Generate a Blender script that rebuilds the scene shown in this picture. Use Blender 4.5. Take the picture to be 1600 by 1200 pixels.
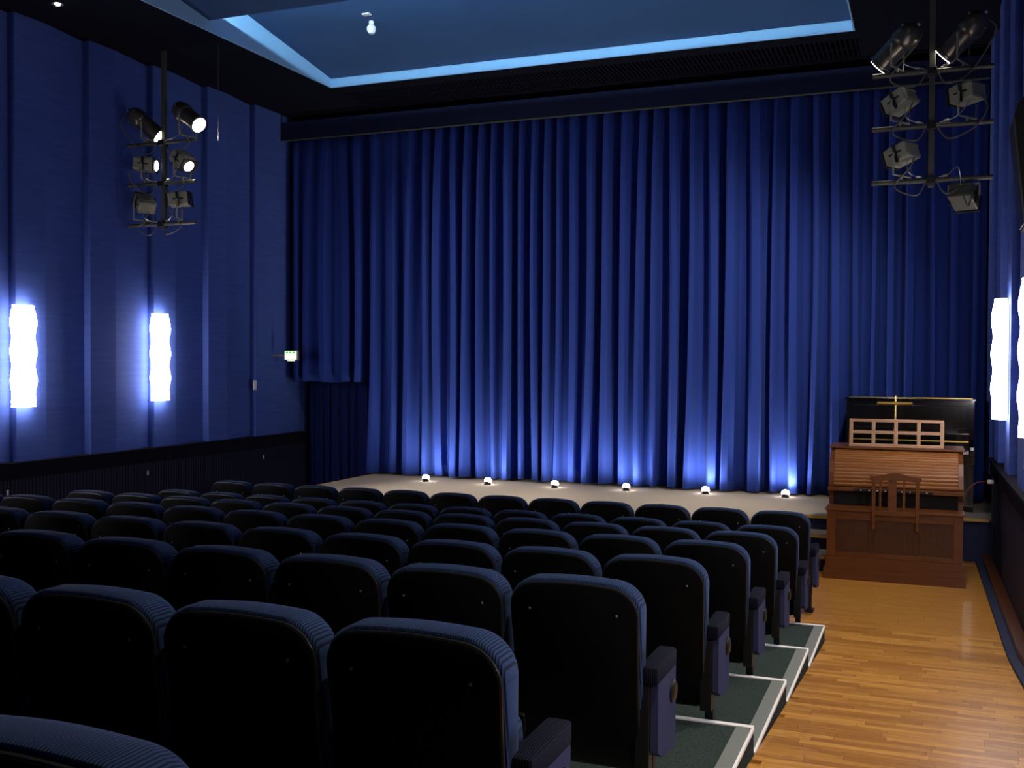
import bpy, bmesh, math, random
from mathutils import Vector, Matrix

random.seed(7)
PI = math.pi
scene = bpy.context.scene
for o in list(bpy.data.objects):
    bpy.data.objects.remove(o, do_unlink=True)
C = scene.collection

# ------------------------------------------------------------------ camera
H = 2.1726
cam_d = bpy.data.cameras.new('camera')
cam_d.sensor_width = 36.0
cam_d.lens = 1622.98 / 1600 * 36.0
cam = bpy.data.objects.new('camera', cam_d)
C.objects.link(cam)
cam.matrix_world = (Matrix.Translation((0, 0, H)) @ Matrix.Rotation(0.3808, 4, 'Z')
                    @ Matrix.Rotation(PI / 2 - 0.0209, 4, 'X') @ Matrix.Rotation(0.004, 4, 'Z'))
scene.camera = cam

# ------------------------------------------------------------------ world + exposure
w = bpy.data.worlds.new('world'); scene.world = w; w.use_nodes = True
w.node_tree.nodes['Background'].inputs[0].default_value = (0.02, 0.03, 0.06, 1)
w.node_tree.nodes['Background'].inputs[1].default_value = 0.2
scene.view_settings.view_transform = 'Standard'
scene.view_settings.look = 'None'
scene.view_settings.gamma = 1
scene.view_settings.use_curve_mapping = False
scene.view_settings.exposure = 0.0

# light levels
SCONCE = 20.0          # emission strength of the sconce shades
DOWN = 480.0           # house downlights, W
COVE = 32.0            # cove tubes, emission strength
FOOT = 55.0            # footlights, W
SPOT = 1300.0          # profile spots on the rigs, W
FLOOD = 270.0          # small floods on the rigs, W

# ------------------------------------------------------------------ materials
def mat(name, col, rough=0.6, metal=0.0, emit=None, estr=0.0, noise=None, bump=None, spec=0.5, coat=0.0, sheen=0.0):
    m = bpy.data.materials.new(name); m.use_nodes = True
    nt = m.node_tree; b = nt.nodes['Principled BSDF']
    b.inputs['Base Color'].default_value = (*col, 1)
    b.inputs['Roughness'].default_value = rough
    b.inputs['Metallic'].default_value = metal
    b.inputs['Specular IOR Level'].default_value = spec
    b.inputs['Coat Weight'].default_value = coat
    b.inputs['Sheen Weight'].default_value = sheen
    if emit:
        b.inputs['Emission Color'].default_value = (*emit, 1)
        b.inputs['Emission Strength'].default_value = estr
    tc = None
    if noise or bump:
        tc = nt.nodes.new('ShaderNodeTexCoord')
    if noise:                      # (scale xyz, amount)
        sc, amt = noise
        mp = nt.nodes.new('ShaderNodeMapping'); mp.inputs['Scale'].default_value = sc
        nz = nt.nodes.new('ShaderNodeTexNoise'); nz.inputs['Scale'].default_value = 1.0
        nz.inputs['Detail'].default_value = 4
        nt.links.new(tc.outputs['Object'], mp.inputs[0]); nt.links.new(mp.outputs[0], nz.inputs['Vector'])
        rp = nt.nodes.new('ShaderNodeValToRGB')
        rp.color_ramp.elements[0].position = 0.3; rp.color_ramp.elements[1].position = 0.7
        rp.color_ramp.elements[0].color = (*[c * (1 - amt) for c in col], 1)
        rp.color_ramp.elements[1].color = (*[min(1, c * (1 + amt)) for c in col], 1)
        nt.links.new(nz.outputs['Fac'], rp.inputs[0]); nt.links.new(rp.outputs[0], b.inputs['Base Color'])
    if bump:                       # (scale, strength, distance)
        nb = nt.nodes.new('ShaderNodeTexNoise'); nb.inputs['Scale'].default_value = bump[0]; nb.inputs['Detail'].default_value = 3
        nt.links.new(tc.outputs['Object'], nb.inputs['Vector'])
        bp = nt.nodes.new('ShaderNodeBump'); bp.inputs['Strength'].default_value = bump[1]; bp.inputs['Distance'].default_value = bump[2]
        nt.links.new(nb.outputs['Fac'], bp.inputs['Height']); nt.links.new(bp.outputs[0], b.inputs['Normal'])
    return m

def corduroy(name, col, axis, period=0.0068, sheen=0.12):
    m = mat(name, col, rough=0.85, spec=0.10, sheen=sheen)
    nt = m.node_tree; b = nt.nodes['Principled BSDF']
    b.inputs['Sheen Tint'].default_value = (0.35, 0.5, 1, 1)
    tc = nt.nodes.new('ShaderNodeTexCoord')
    wv = nt.nodes.new('ShaderNodeTexWave'); wv.wave_type = 'BANDS'; wv.bands_direction = axis; wv.wave_profile = 'SIN'
    wv.inputs['Scale'].default_value = 0.31416 / period
    wv.inputs['Distortion'].default_value = 0.0
    nt.links.new(tc.outputs['Object'], wv.inputs['Vector'])
    rp = nt.nodes.new('ShaderNodeValToRGB')
    rp.color_ramp.elements[0].position = 0.1; rp.color_ramp.elements[1].position = 0.65
    rp.color_ramp.elements[0].color = (*[c * 0.28 for c in col], 1)
    rp.color_ramp.elements[1].color = (*[c * 1.4 for c in col], 1)
    nt.links.new(wv.outputs['Fac'], rp.inputs[0]); nt.links.new(rp.outputs[0], b.inputs['Base Color'])
    bp = nt.nodes.new('ShaderNodeBump'); bp.inputs['Strength'].default_value = 0.7; bp.inputs['Distance'].default_value = 0.002
    nt.links.new(wv.outputs['Fac'], bp.inputs['Height']); nt.links.new(bp.outputs[0], b.inputs['Normal'])
    return m

def wood(name, c0, c1, axis='X', rough=0.35, scale=1.0, rnd=0.0, coat=0.0):
    """streaky wood grain along an object axis; rnd mixes in a per-object tone"""
    m = mat(name, c0, rough=rough, coat=coat)
    nt = m.node_tree; b = nt.nodes['Principled BSDF']
    tc = nt.nodes.new('ShaderNodeTexCoord'); oi = nt.nodes.new('ShaderNodeObjectInfo')
    mp = nt.nodes.new('ShaderNodeMapping')
    s = {'X': (3, 60, 60), 'Y': (60, 3, 60), 'Z': (60, 60, 3)}[axis]
    mp.inputs['Scale'].default_value = [v * scale for v in s]
    va = nt.nodes.new('ShaderNodeVectorMath'); va.operation = 'ADD'
    cx = nt.nodes.new('ShaderNodeCombineXYZ')
    ml = nt.nodes.new('ShaderNodeMath'); ml.operation = 'MULTIPLY'; ml.inputs[1].default_value = 37.0
    nt.links.new(oi.outputs['Random'], ml.inputs[0])
    for i in range(3): nt.links.new(ml.outputs[0], cx.inputs[i])
    nt.links.new(tc.outputs['Object'], mp.inputs[0]); nt.links.new(mp.outputs[0], va.inputs[0]); nt.links.new(cx.outputs[0], va.inputs[1])
    nz = nt.nodes.new('ShaderNodeTexNoise'); nz.inputs['Scale'].default_value = 1; nz.inputs['Detail'].default_value = 6
    nt.links.new(va.outputs[0], nz.inputs['Vector'])
    mx = nt.nodes.new('ShaderNodeMath'); mx.operation = 'MULTIPLY_ADD'
    mx.inputs[1].default_value = rnd; mx.inputs[2].default_value = -rnd / 2
    nt.links.new(oi.outputs['Random'], mx.inputs[0])
    ad = nt.nodes.new('ShaderNodeMath'); ad.operation = 'ADD'
    nt.links.new(nz.outputs['Fac'], ad.inputs[0]); nt.links.new(mx.outputs[0], ad.inputs[1])
    rp = nt.nodes.new('ShaderNodeValToRGB')
    rp.color_ramp.elements[0].position = 0.28; rp.color_ramp.elements[1].position = 0.78
    rp.color_ramp.elements[0].color = (*c0, 1); rp.color_ramp.elements[1].color = (*c1, 1)
    nt.links.new(ad.outputs[0], rp.inputs[0]); nt.links.new(rp.outputs[0], b.inputs['Base Color'])
    return m

M = {}
M['wall_blue'] = mat('wall_blue_fabric', (0.056, 0.104, 0.37), rough=0.85, spec=0.2, noise=((2, 2, 30), 0.10), bump=(220, 0.15, 0.002))
M['dado'] = mat('dado_dark_panel', (0.008, 0.011, 0.03), rough=0.6, spec=0.3)
M['rail'] = mat('dado_rail_paint', (0.008, 0.009, 0.016), rough=0.9, spec=0.05)
M['soffit'] = mat('soffit_dark_paint', (0.004, 0.005, 0.012), rough=0.95, spec=0.1)
M['ceil'] = mat('ceiling_panel_blue', (0.036, 0.085, 0.19), rough=0.9, spec=0.1, noise=((1.2, 1.2, 1.2), 0.06))
M['fascia'] = mat('fascia_light_blue', (0.25, 0.48, 0.72), rough=0.7, spec=0.2)
M['curtain'] = mat('curtain_velvet_blue', (0.017, 0.038, 0.215), rough=0.9, spec=0.1, sheen=0.1, bump=(300, 0.12, 0.002))
M['curtain'].node_tree.nodes['Principled BSDF'].inputs['Sheen Tint'].default_value = (0.2, 0.4, 1, 1)
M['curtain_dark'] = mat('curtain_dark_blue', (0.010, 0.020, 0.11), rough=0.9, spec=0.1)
M['pelmet'] = mat('pelmet_blue_board', (0.006, 0.010, 0.040), rough=0.8, spec=0.2)
M['stage'] = mat('stage_carpet', (0.30, 0.265, 0.215), rough=0.95, spec=0.1, noise=((60, 60, 60), 0.12), bump=(400, 0.3, 0.003))
M['navy'] = mat('stage_front_navy', (0.006, 0.014, 0.055), rough=0.8)
M['gold'] = mat('nosing_gold', (0.62, 0.42, 0.12), rough=0.35, metal=0.6)
M['carpet'] = mat('tread_carpet', (0.030, 0.047, 0.043), rough=0.95, spec=0.1, noise=((90, 90, 90), 0.35), bump=(500, 0.4, 0.003))
M['alu'] = mat('nosing_aluminium', (0.92, 0.93, 0.90), rough=0.55, metal=0.0)
M['alu_grey'] = mat('side_trim_grey', (0.24, 0.27, 0.25), rough=0.5, metal=0.3)
M['floor'] = wood('floor_oak', (0.22, 0.085, 0.013), (0.36, 0.16, 0.03), 'X', rough=0.35)
M['plank'] = wood('plank_oak', (0.33, 0.135, 0.016), (0.62, 0.31, 0.055), 'X', rough=0.36, rnd=0.5, coat=0.15)
M['cord'] = corduroy('corduroy_blue', (0.016, 0.034, 0.088), 'X')
M['cord_y'] = corduroy('corduroy_arm', (0.0055, 0.0075, 0.017), 'X', 0.0075, 0.0)
M['cloth'] = mat('side_cloth_blue', (0.040, 0.047, 0.105), rough=0.95, spec=0.08, bump=(600, 0.3, 0.001))
M['black'] = mat('black_laminate', (0.0018, 0.0022, 0.0022), rough=0.6, spec=0.10)
M['blackm'] = mat('black_metal', (0.012, 0.013, 0.013), rough=0.45, metal=0.3)
M['screw'] = mat('screw_steel', (0.4, 0.4, 0.4), rough=0.4, metal=1)
M['edge'] = mat('shell_edge_band', (0.035, 0.035, 0.03), rough=0.3, metal=0.4)
M['sconce'] = mat('sconce_shade', (0.9, 0.9, 0.92), rough=0.6, emit=(1.0, 0.90, 0.93), estr=SCONCE)
M['steel'] = mat('steel_grey', (0.30, 0.30, 0.30), rough=0.4, metal=0.9)
M['rig'] = mat('rig_pole_paint', (0.085, 0.092, 0.070), rough=0.5, metal=0.4)
M['can'] = mat('spotlight_black', (0.13, 0.125, 0.10), rough=0.3, metal=0.7)
M['flood'] = mat('floodlight_grey', (0.27, 0.285, 0.20), rough=0.5, metal=0.3)
M['lens'] = mat('lens_glow', (0.9, 0.9, 0.8), rough=0.2, emit=(1, 0.88, 0.75), estr=14)
M['lens_dim'] = mat('lens_dark_glass', (0.03, 0.03, 0.035), rough=0.08)
M['cable'] = mat('cable_grey', (0.10, 0.10, 0.085), rough=0.5)
M['wire'] = mat('safety_wire', (0.55, 0.55, 0.50), rough=0.3, metal=0.9)
M['white'] = mat('white_plastic', (0.75, 0.76, 0.78), rough=0.5)
M['mahog'] = wood('mahogany', (0.095, 0.026, 0.004), (0.175, 0.056, 0.009), 'X', rough=0.35, coat=0.2)
M['mahog_d'] = wood('mahogany_panel', (0.052, 0.014, 0.003), (0.092, 0.029, 0.006), 'Z', rough=0.4, coat=0.15)
M['oak'] = wood('rolltop_wood', (0.20, 0.068, 0.014), (0.36, 0.140, 0.032), 'X', rough=0.4, rnd=0.12)
M['beech'] = wood('music_desk_wood', (0.33, 0.18, 0.09), (0.50, 0.30, 0.16), 'X', rough=0.45)
M['brass'] = mat('brass', (0.75, 0.52, 0.14), rough=0.3, metal=1)
M['piano'] = mat('piano_black', (0.004, 0.004, 0.004), rough=0.12, coat=0.6)
M['keys'] = mat('ivory_keys', (0.75, 0.72, 0.62), rough=0.3)
M['dark'] = mat('dark_recess', (0.006, 0.004, 0.003), rough=0.8)  # near-black: paints shade into recess, void and slots, also colours the pull bar
M['exit_face'] = mat('exit_sign_face', (0.8, 0.95, 0.8), rough=0.4, emit=(0.80, 1.0, 0.62), estr=1.15)
M['exit_green'] = mat('exit_sign_green', (0.05, 0.4, 0.08), rough=0.4, emit=(0.10, 0.75, 0.12), estr=0.7)
M['tube'] = mat('cove_tube_glow', (0.8, 0.9, 1), rough=0.4, emit=(0.55, 0.80, 1.0), estr=COVE * 10)
M['bulb'] = mat('downlight_glow', (1, 0.95, 0.9), rough=0.4, emit=(1, 0.88, 0.78), estr=30)
M['foot_glow'] = mat('footlight_glow', (1, 0.95, 0.9), rough=0.4, emit=(1, 0.90, 0.80), estr=40)
M['red'] = mat('red_cable', (0.10, 0.012, 0.008), rough=0.5)

# ------------------------------------------------------------------ mesh helpers
class MB:
    def __init__(s): s.v = []; s.f = []
    def add(s, vs, fs, mtx=None):
        n = len(s.v)
        s.v += [(mtx @ Vector(p)) if mtx else Vector(p) for p in vs]
        s.f += [[i + n for i in f] for f in fs]
        return s
    def box(s, x0, x1, y0, y1, z0, z1, mtx=None, bev=0.0):
        if bev > 0:
            bm = bmesh.new(); bmesh.ops.create_cube(bm, size=1)
            for v in bm.verts:
                v.co = Vector(((x0 + x1) / 2 + v.co.x * (x1 - x0), (y0 + y1) / 2 + v.co.y * (y1 - y0), (z0 + z1) / 2 + v.co.z * (z1 - z0)))
            bmesh.ops.bevel(bm, geom=list(bm.edges), offset=bev, segments=2, profile=0.5, affect='EDGES')
            bm.verts.index_update()
            vs = [v.co.copy() for v in bm.verts]; fs = [[v.index for v in f.verts] for f in bm.faces]
            bm.free()
            return s.add(vs, fs, mtx)
        vs = [(x, y, z) for x in (x0, x1) for y in (y0, y1) for z in (z0, z1)]
        return s.add(vs, [(0, 1, 3, 2), (4, 6, 7, 5), (0, 4, 5, 1), (2, 3, 7, 6), (0, 2, 6, 4), (1, 5, 7, 3)], mtx)
    def prism(s, pts, axis, a, b, mtx=None):
        """extrude a closed 2D polygon along an axis; pts are the other two coords in xyz order"""
        def p(q, t):
            return {'X': (t, q[0], q[1]), 'Y': (q[0], t, q[1]), 'Z': (q[0], q[1], t)}[axis]
        n = len(pts)
        vs = [p(q, a) for q in pts] + [p(q, b) for q in pts]
        fs = [list(range(n))[::-1], [i + n for i in range(n)]] + [[i, (i + 1) % n, (i + 1) % n + n, i + n] for i in range(n)]
        return s.add(vs, fs, mtx)
    def tube(s, pts, r, n=8, closed=False, mtx=None):
        pts = [Vector(p) for p in pts]; m = len(pts); vs = []; fs = []
        up = Vector((0.13, 0.27, 0.95)).normalized()
        for i, p in enumerate(pts):
            a = pts[(i - 1) % m] if (i > 0 or closed) else p
            b = pts[(i + 1) % m] if (i < m - 1 or closed) else p
            t = (b - a).normalized()
            u = t.cross(up)
            if u.length < 1e-3: u = t.cross(Vector((1, 0, 0)))
            u.normalize(); v = t.cross(u)
            rr = r[i] if isinstance(r, (list, tuple)) else r
            vs += [p + (u * math.cos(k * 2 * PI / n) + v * math.sin(k * 2 * PI / n)) * rr for k in range(n)]
        for i in range(m if closed else m - 1):
            j = (i + 1) % m
            fs += [[i * n + k, i * n + (k + 1) % n, j * n + (k + 1) % n, j * n + k] for k in range(n)]
        if not closed:
            fs += [list(range(n))[::-1], [(m - 1) * n + k for k in range(n)]]
        return s.add(vs, fs, mtx)
    def lathe(s, prof, n=20, mtx=None):
        """profile of (radius, z) about the local Z axis, ends capped"""
        vs = []; fs = []
        for r, z in prof:
            vs += [(r * math.cos(k * 2 * PI / n), r * math.sin(k * 2 * PI / n), z) for k in range(n)]
        for i in range(len(prof) - 1):
            fs += [[i * n + k, i * n + (k + 1) % n, (i + 1) * n + (k + 1) % n, (i + 1) * n + k] for k in range(n)]
        fs += [list(range(n))[::-1], [(len(prof) - 1) * n + k for k in range(n)]]
        return s.add(vs, fs, mtx)
    def loft(s, rings, cap0=True, cap1=True, mtx=None):
        n = len(rings[0]); vs = [p for r in rings for p in r]; fs = []
        for i in range(len(rings) - 1):
            fs += [[i * n + k, i * n + (k + 1) % n, (i + 1) * n + (k + 1) % n, (i + 1) * n + k] for k in range(n)]
        if cap0: fs.append(list(range(n))[::-1])
        if cap1: fs.append([(len(rings) - 1) * n + k for k in range(n)])
        return s.add(vs, fs, mtx)

def meshdata(name, mb, m, off=None, smooth=False):
    off = off or Vector((0, 0, 0))
    me = bpy.data.meshes.new(name)
    me.from_pydata([tuple(v - off) for v in mb.v], [], mb.f)
    bm = bmesh.new(); bm.from_mesh(me); bmesh.ops.recalc_face_normals(bm, faces=bm.faces); bm.to_mesh(me); bm.free()
    if m is not None: me.materials.append(m)
    if smooth:
        for p in me.polygons: p.use_smooth = True
        try: me.set_sharp_from_angle(angle=math.radians(40))
        except Exception: pass
    return me

def tag(o, label=None, cat=None, group=None, kind=None):
    if label: o['label'] = label
    if cat: o['category'] = cat
    if group: o['group'] = group
    if kind: o['kind'] = kind
    return o

def wloc(o):
    v = Vector((0, 0, 0))
    while o: v += o.location; o = o.parent
    return v

def part(name, mb, m, parent, smooth=False, label=None):
    """mesh in world coordinates, attached under a thing that is not rotated"""
    o = bpy.data.objects.new(name, meshdata(name, mb, m, wloc(parent), smooth))
    C.objects.link(o); o.parent = parent
    if label: o['label'] = label
    return o

def solo(name, mb, m, loc, smooth=False):
    o = bpy.data.objects.new(name, meshdata(name, mb, m, Vector(loc), smooth))
    o.location = loc; C.objects.link(o)
    return o

def root(name, loc, label, cat, group=None):
    o = bpy.data.objects.new(name, None); o.empty_display_size = 0.1
    o.location = loc; C.objects.link(o)
    return tag(o, label, cat, group)

def struct(name, mb, m, loc=(0, 0, 0), smooth=False):
    return tag(solo(name, mb, m, loc, smooth), kind='structure')

def copy_tree(o, parent=None):
    c = o.copy(); C.objects.link(c); c.parent = parent
    for ch in list(o.children): copy_tree(ch, c)
    return c

def add_light(kind, name, loc, energy, color, parent, target=None, size=0.05, angle=60, blend=0.6):
    d = bpy.data.lights.new(name, kind); d.energy = energy; d.color = color
    if kind == 'SPOT':
        d.spot_size = math.radians(angle); d.spot_blend = blend
    d.shadow_soft_size = size
    o = bpy.data.objects.new(name, d); C.objects.link(o)
    o.parent = parent; o.location = Vector(loc) - wloc(parent)
    if target is not None:
        o.rotation_euler = (Vector(target) - Vector(loc)).to_track_quat('-Z', 'Y').to_euler()
    return o

ORD = ['', 'first', 'second', 'third', 'fourth', 'fifth', 'sixth', 'seventh', 'eighth', 'ninth', 'tenth', 'eleventh', 'twelfth']

# ------------------------------------------------------------------ room dimensions
XL, XR = -9.333, 0.654          # faces of the side walls
YC = 13.85                      # main curtain
ZS = 0.465                      # stage height
YB, ZB = 14.6, 7.1              # far wall, roof slab
Y0 = -3.0                       # wall behind the camera
SLOPE0, STEP, RISE = 8.4146, 1.1926, 0.1242
SL = RISE / STEP
RB = 0.5
def ramp(y):
    if y <= SLOPE0 - RB: return (SLOPE0 - y) * SL
    if y >= SLOPE0 + RB: return 0.0
    return (SLOPE0 + RB - y) ** 2 * SL / (4 * RB)
def rslope(y): return (ramp(y - 0.02) - ramp(y + 0.02)) / 0.04
ZSOF = 5.99                     # soffit

# ------------------------------------------------------------------ floor
fl = MB()
fl.prism([(Y0, ramp(Y0) - 0.012)] + [(SLOPE0 + RB * k / 5, ramp(SLOPE0 + RB * k / 5) - 0.012) for k in range(-5, 6)] + [(YB, -0.012), (YB, -0.3), (Y0, -0.3)], 'X', -9.7, 0.9)
floor = struct('floor', fl, M['floor'])
pm = meshdata('plank', MB().box(-0.5, 0.5, -0.0344, 0.0344, -0.011, 0.0, bev=0), M['plank'])
PW = 0.07
cells = []
y = 3.5
while y < 12.3:
    x0 = -0.72 if y < SLOPE0 else -1.75
    x = x0 - random.random() * 0.45
    while x < 0.64:
        L = random.uniform(0.36, 0.62)
        a, b = max(x, x0), min(x + L, 0.64)
        if b - a > 0.05: cells.append((y, a, b))
        x += L
    y += PW
rest = MB()
for i, (y, a, b) in enumerate(cells):
    on = y < SLOPE0
    if i < 300:
        o = bpy.data.objects.new('plank', pm); C.objects.link(o); o.parent = floor
        o.location = ((a + b) / 2, y, ramp(y)); o.scale = (b - a - 0.0015, 1, 1)
        o.rotation_euler = (-math.atan(rslope(y)), 0, 0)
    else:
        rest.box(a, b - 0.0015, y - 0.0344, y + 0.0344, -0.011, 0.0)
tag(part('far_planks', rest, M['plank'], floor), kind='stuff')

# ------------------------------------------------------------------ side walls
def side_wall(name, xf, sgn, edges):
    """sgn +1: wall on the left, its face looks to +X"""
    back = xf - sgn * 0.14
    out = xf - sgn * 0.40
    o = struct(name, MB().box(min(back, out), max(back, out), Y0, YB, -0.3, ZB), M['wall_blue'])
    for a, b in zip(edges[:-1], edges[1:]):
        d = b - a
        pts = [(xf, a), (xf, a + d * 0.38), (xf - sgn * 0.10, b - 0.002), (back, b - 0.002), (back, a)]
        part('wall_panel', MB().prism(pts, 'Z', 0.9, ZSOF + 0.02), M['wall_blue'], o)
    return o
wl = side_wall('wall_left', XL, 1, [8.6 + 1.1 * k for k in range(-10, 5)] + [14.55])
RIGHT = []                      # things that follow the slightly splayed right wall
wr = side_wall('wall_right', XR, -1, [7.98 + 1.29 * k for k in range(-8, 5)] + [14.5])
wf = struct('wall_front', MB().box(-9.7, 1.05, YB, YB + 0.2, -0.3, ZB), M['soffit'])
part('passage_lintel', MB().box(XL + 0.02, -7.96, 13.97, 14.27, 1.875, 2.5), M['soffit'], wf)
struct('wall_back', MB().box(-9.7, 1.05, Y0 - 0.2, Y0, -0.3, ZB), M['wall_blue'])

# ribbed dado, rail and skirting on both sides
def dado(n, xf, sgn, ztop, yend):
    top = lambda y: ztop + ramp(y)
    mb = MB(); p = 0.05; y = 2.0
    ys = []
    while y < yend:
        ys += [(y, 0.0), (y + 0.032, 0.0), (y + 0.037, -0.010), (y + 0.045, -0.010)]; y += p
    for (ya, da), (yb, db) in zip(ys[:-1], ys[1:]):
        xa, xb = xf + sgn * da, xf + sgn * db
        mb.add([(xa, ya, -0.05), (xb, yb, -0.05), (xb, yb, top(yb) - 0.1), (xa, ya, top(ya) - 0.1)], [(0, 1, 2, 3)])
    bk = xf - sgn * 0.05
    o = struct('trim_%d' % n, mb.box(min(bk, xf - sgn * 0.012), max(bk, xf - sgn * 0.012), Y0, 2.0, -0.2, 0.6), M['dado'])
    for nm, z0, z1, pr in (('rail_board', -0.17, -0.012, 0.022), ('rail_cap', -0.012, 0.012, 0.045)):
        pts = [(Y0, top(Y0) + z0), (SLOPE0, ztop + z0), (yend, ztop + z0), (yend, ztop + z1), (SLOPE0, ztop + z1), (Y0, top(Y0) + z1)]
        part(nm, MB().prism(pts, 'X', xf - sgn * 0.12, xf + sgn * pr), M['rail'], o)
    return o
dado(1, XL + 0.03, 1, 1.036, 14.28)
RIGHT += [wr, dado(2, XR - 0.012, -1, 1.14, 12.49)]
for nm, a, b, h in (('baseboard_right', 0.487, 0.55, 0.03), ('baseboard_right', 0.55, 0.645, 0.09)):
    pts = [(Y0, ramp(Y0) - 0.02), (SLOPE0, -0.02), (12.49, -0.02), (12.49, h), (SLOPE0, h), (Y0, ramp(Y0) + h)]
    RIGHT.append(struct(nm, MB().prism(pts, 'X', a, b), M['navy'] if h < 0.05 else M['mahog_d']))

# ------------------------------------------------------------------ ceiling
CX0, CX1, CYF = -7.79, -0.82, 12.60
cl = struct('ceiling', MB().box(-9.7, 1.05, Y0, YB, ZB, ZB + 0.15), M['soffit'])
part('side_soffit', MB().box(-9.6, CX0, Y0, YB, ZSOF, ZSOF + 0.12), M['soffit'], cl)
part('side_soffit', MB().box(CX1, 1.04, Y0, YB, ZSOF, ZSOF + 0.12), M['soffit'], cl)
part('front_soffit', MB().box(CX0, CX1, CYF, 12.90, ZSOF, ZSOF + 0.10), M['soffit'], cl)
part('front_soffit', MB().box(CX0, CX1, 13.63, YB, ZSOF, ZSOF + 0.10), M['soffit'], cl)
part('fascia', MB().box(CX0, CX0 + 0.02, Y0, CYF, ZSOF + 0.002, 6.75), M['fascia'], cl)
part('fascia', MB().box(CX1 - 0.02, CX1, Y0, CYF, ZSOF + 0.002, 6.75), M['fascia'], cl)
part('fascia', MB().box(CX0 + 0.02, CX1 - 0.02, CYF - 0.02, CYF, ZSOF + 0.001, 6.14), M['fascia'], cl)
yf, PD, PS = 12.57, 2.64, 0.152
for k in range(6):
    a = yf - k * PD; b = a - PD - 0.25
    z0 = 6.113; z1 = z0 + PS * (a - b)
    part('ceiling_panel', MB().prism([(a, z0), (b, z1), (b, z1 + 0.03), (a - 0.03, z0 + 0.035), (a - 0.03, z0 + 0.128 if k else z0 + 0.035), (a, z0 + 0.128 if k else z0 + 0.035)], 'X', CX0 + 0.022, CX1 - 0.022), M['ceil'], cl)  # unseen front lip added to keep cove light off walls and curtain
gr = MB()
n = int((CX1 - CX0) / 0.058)
for i in range(n):
    x = CX0 + 0.03 + i * 0.058
    gr.box(x, x + 0.024, 12.90, 13.63, ZSOF + 0.004, ZSOF + 0.07)
g = part('grille_slats', gr, M['soffit'], cl); tag(g, 'dark ventilation grille slats above the stage curtain', kind='stuff')
part('grille_rail', MB().box(CX0, CX1, 13.27, 13.30, ZSOF - 0.001, ZSOF + 0.01), M['soffit'], cl)
part('grille_void', MB().box(CX0, CX1, 12.90, 13.63, ZSOF + 0.10, ZSOF + 0.12), M['dark'], cl)  # dark sheet stands in for the shade above the slats

for k, yy in enumerate((9.93,)):
    c = root('cove_light', (-4.3, yy - 0.70, 6.27), 'long fluorescent cove tube above the ceiling panel edge at the top', 'light')
    part('tube', MB().tube([(CX0 + 0.17, yy - 0.70, 6.312), (CX1 - 0.17, yy - 0.70, 6.312)], 0.016, 8), M['tube'], c, True)
    part('batten', MB().box(CX0 + 0.1, CX1 - 0.1, yy - 0.73, yy - 0.67, 6.262, 6.295), M['white'], c)

# ------------------------------------------------------------------ curtains
def curtain(name, x0, x1, yc, z0, z1, pitch, depth, m, seed, label, nz=22):
    rnd = random.Random(seed)
    xs = [x0]
    while xs[-1] < x1 - pitch * 0.6:
        xs.append(xs[-1] + pitch * rnd.uniform(0.65, 1.4))
    k = (x1 - x0) / (xs[-1] - x0); xs = [x0 + (x - x0) * k for x in xs]
    NS = 18; cols = []
    for i in range(len(xs) - 1):
        a, b = xs[i], xs[i + 1]; w_ = b - a
        dd = depth * rnd.uniform(0.7, 1.15); pl = rnd.uniform(0.14, 0.42); sd_ = rnd.uniform(0.26, 0.40); tilt = rnd.uniform(-0.3, 0.3)
        ln0, ln1 = rnd.uniform(-0.2, 0.2) * w_, rnd.uniform(-0.3, 0.3) * w_
        gr0 = rnd.uniform(0.75, 1.05)
        for s in range(NS):
            t = s / NS
            # a narrow forward pleat with a flat recessed panel on both sides
            e = abs(t - 0.5) / 0.5
            q = min(1.0, max(0.0, 1 - (e - pl) / sd_))
            q = q * q * (3 - 2 * q)
            fr = q * (1 + tilt * (t - 0.5) * 1.2) + (1 - q) * 0.10 * math.cos(e * PI)
            cols.append((a + t * w_, dd * fr, ln0, ln1, gr0, q))
    cols.append((x1, 0, 0, 0, 1, 0))
    vs = []; fs = []; nc = len(cols)
    for j in range(nz + 1):
        h = j / nz                                   # 0 at the top
        z = z1 + (z0 - z1) * h
        for (x, d, l0, l1, g0, q) in cols:
            am = (g0 + (1.08 - g0) * h) * (0.72 + 0.28 * min(1, h * 6))
            sh = (l0 * math.sin(h * PI * 0.9) + l1 * h * h) * q
            xx = min(max(x + sh, x0), x1)
            zz = z + (0.010 * q + 0.006 * math.sin(x * 9) if j == nz else 0)
            vs.append((xx, yc + 0.08 - d * am, zz))
    for j in range(nz):
        for i in range(nc - 1):
            p = j * nc + i; fs.append((p, p + 1, p + 1 + nc, p + nc))
    o = solo(name, MB().add(vs, fs), m, ((x0 + x1) / 2, yc, z0), True)
    md = o.modifiers.new('thickness', 'SOLIDIFY'); md.thickness = 0.006; md.offset = -1
    return tag(o, label, 'curtain')
XE = -7.94
curtain('stage_curtain', XE, XR - 0.01, YC, ZS + 0.025, 5.72, 0.232, 0.205, M['curtain'], 23, 'tall royal blue pleated curtain closed across the whole stage', 26)
curtain('side_curtain', XL + 0.01, XE - 0.01, YC + 0.02, 1.853, 5.72, 0.225, 0.16, M['curtain'], 5, 'short blue curtain ending at head height left of the stage', 12)
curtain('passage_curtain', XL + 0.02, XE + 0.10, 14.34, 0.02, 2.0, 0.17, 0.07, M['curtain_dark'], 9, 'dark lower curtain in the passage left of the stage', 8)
pv = root('pelmet', ((XL + XR) / 2, 13.68, 5.586), 'dark blue pelmet board running above the stage curtain', 'pelmet')
part('board', MB().box(XL + 0.005, XR - 0.005, 13.655, 13.68, 5.586, 5.86), M['pelmet'], pv)
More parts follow.
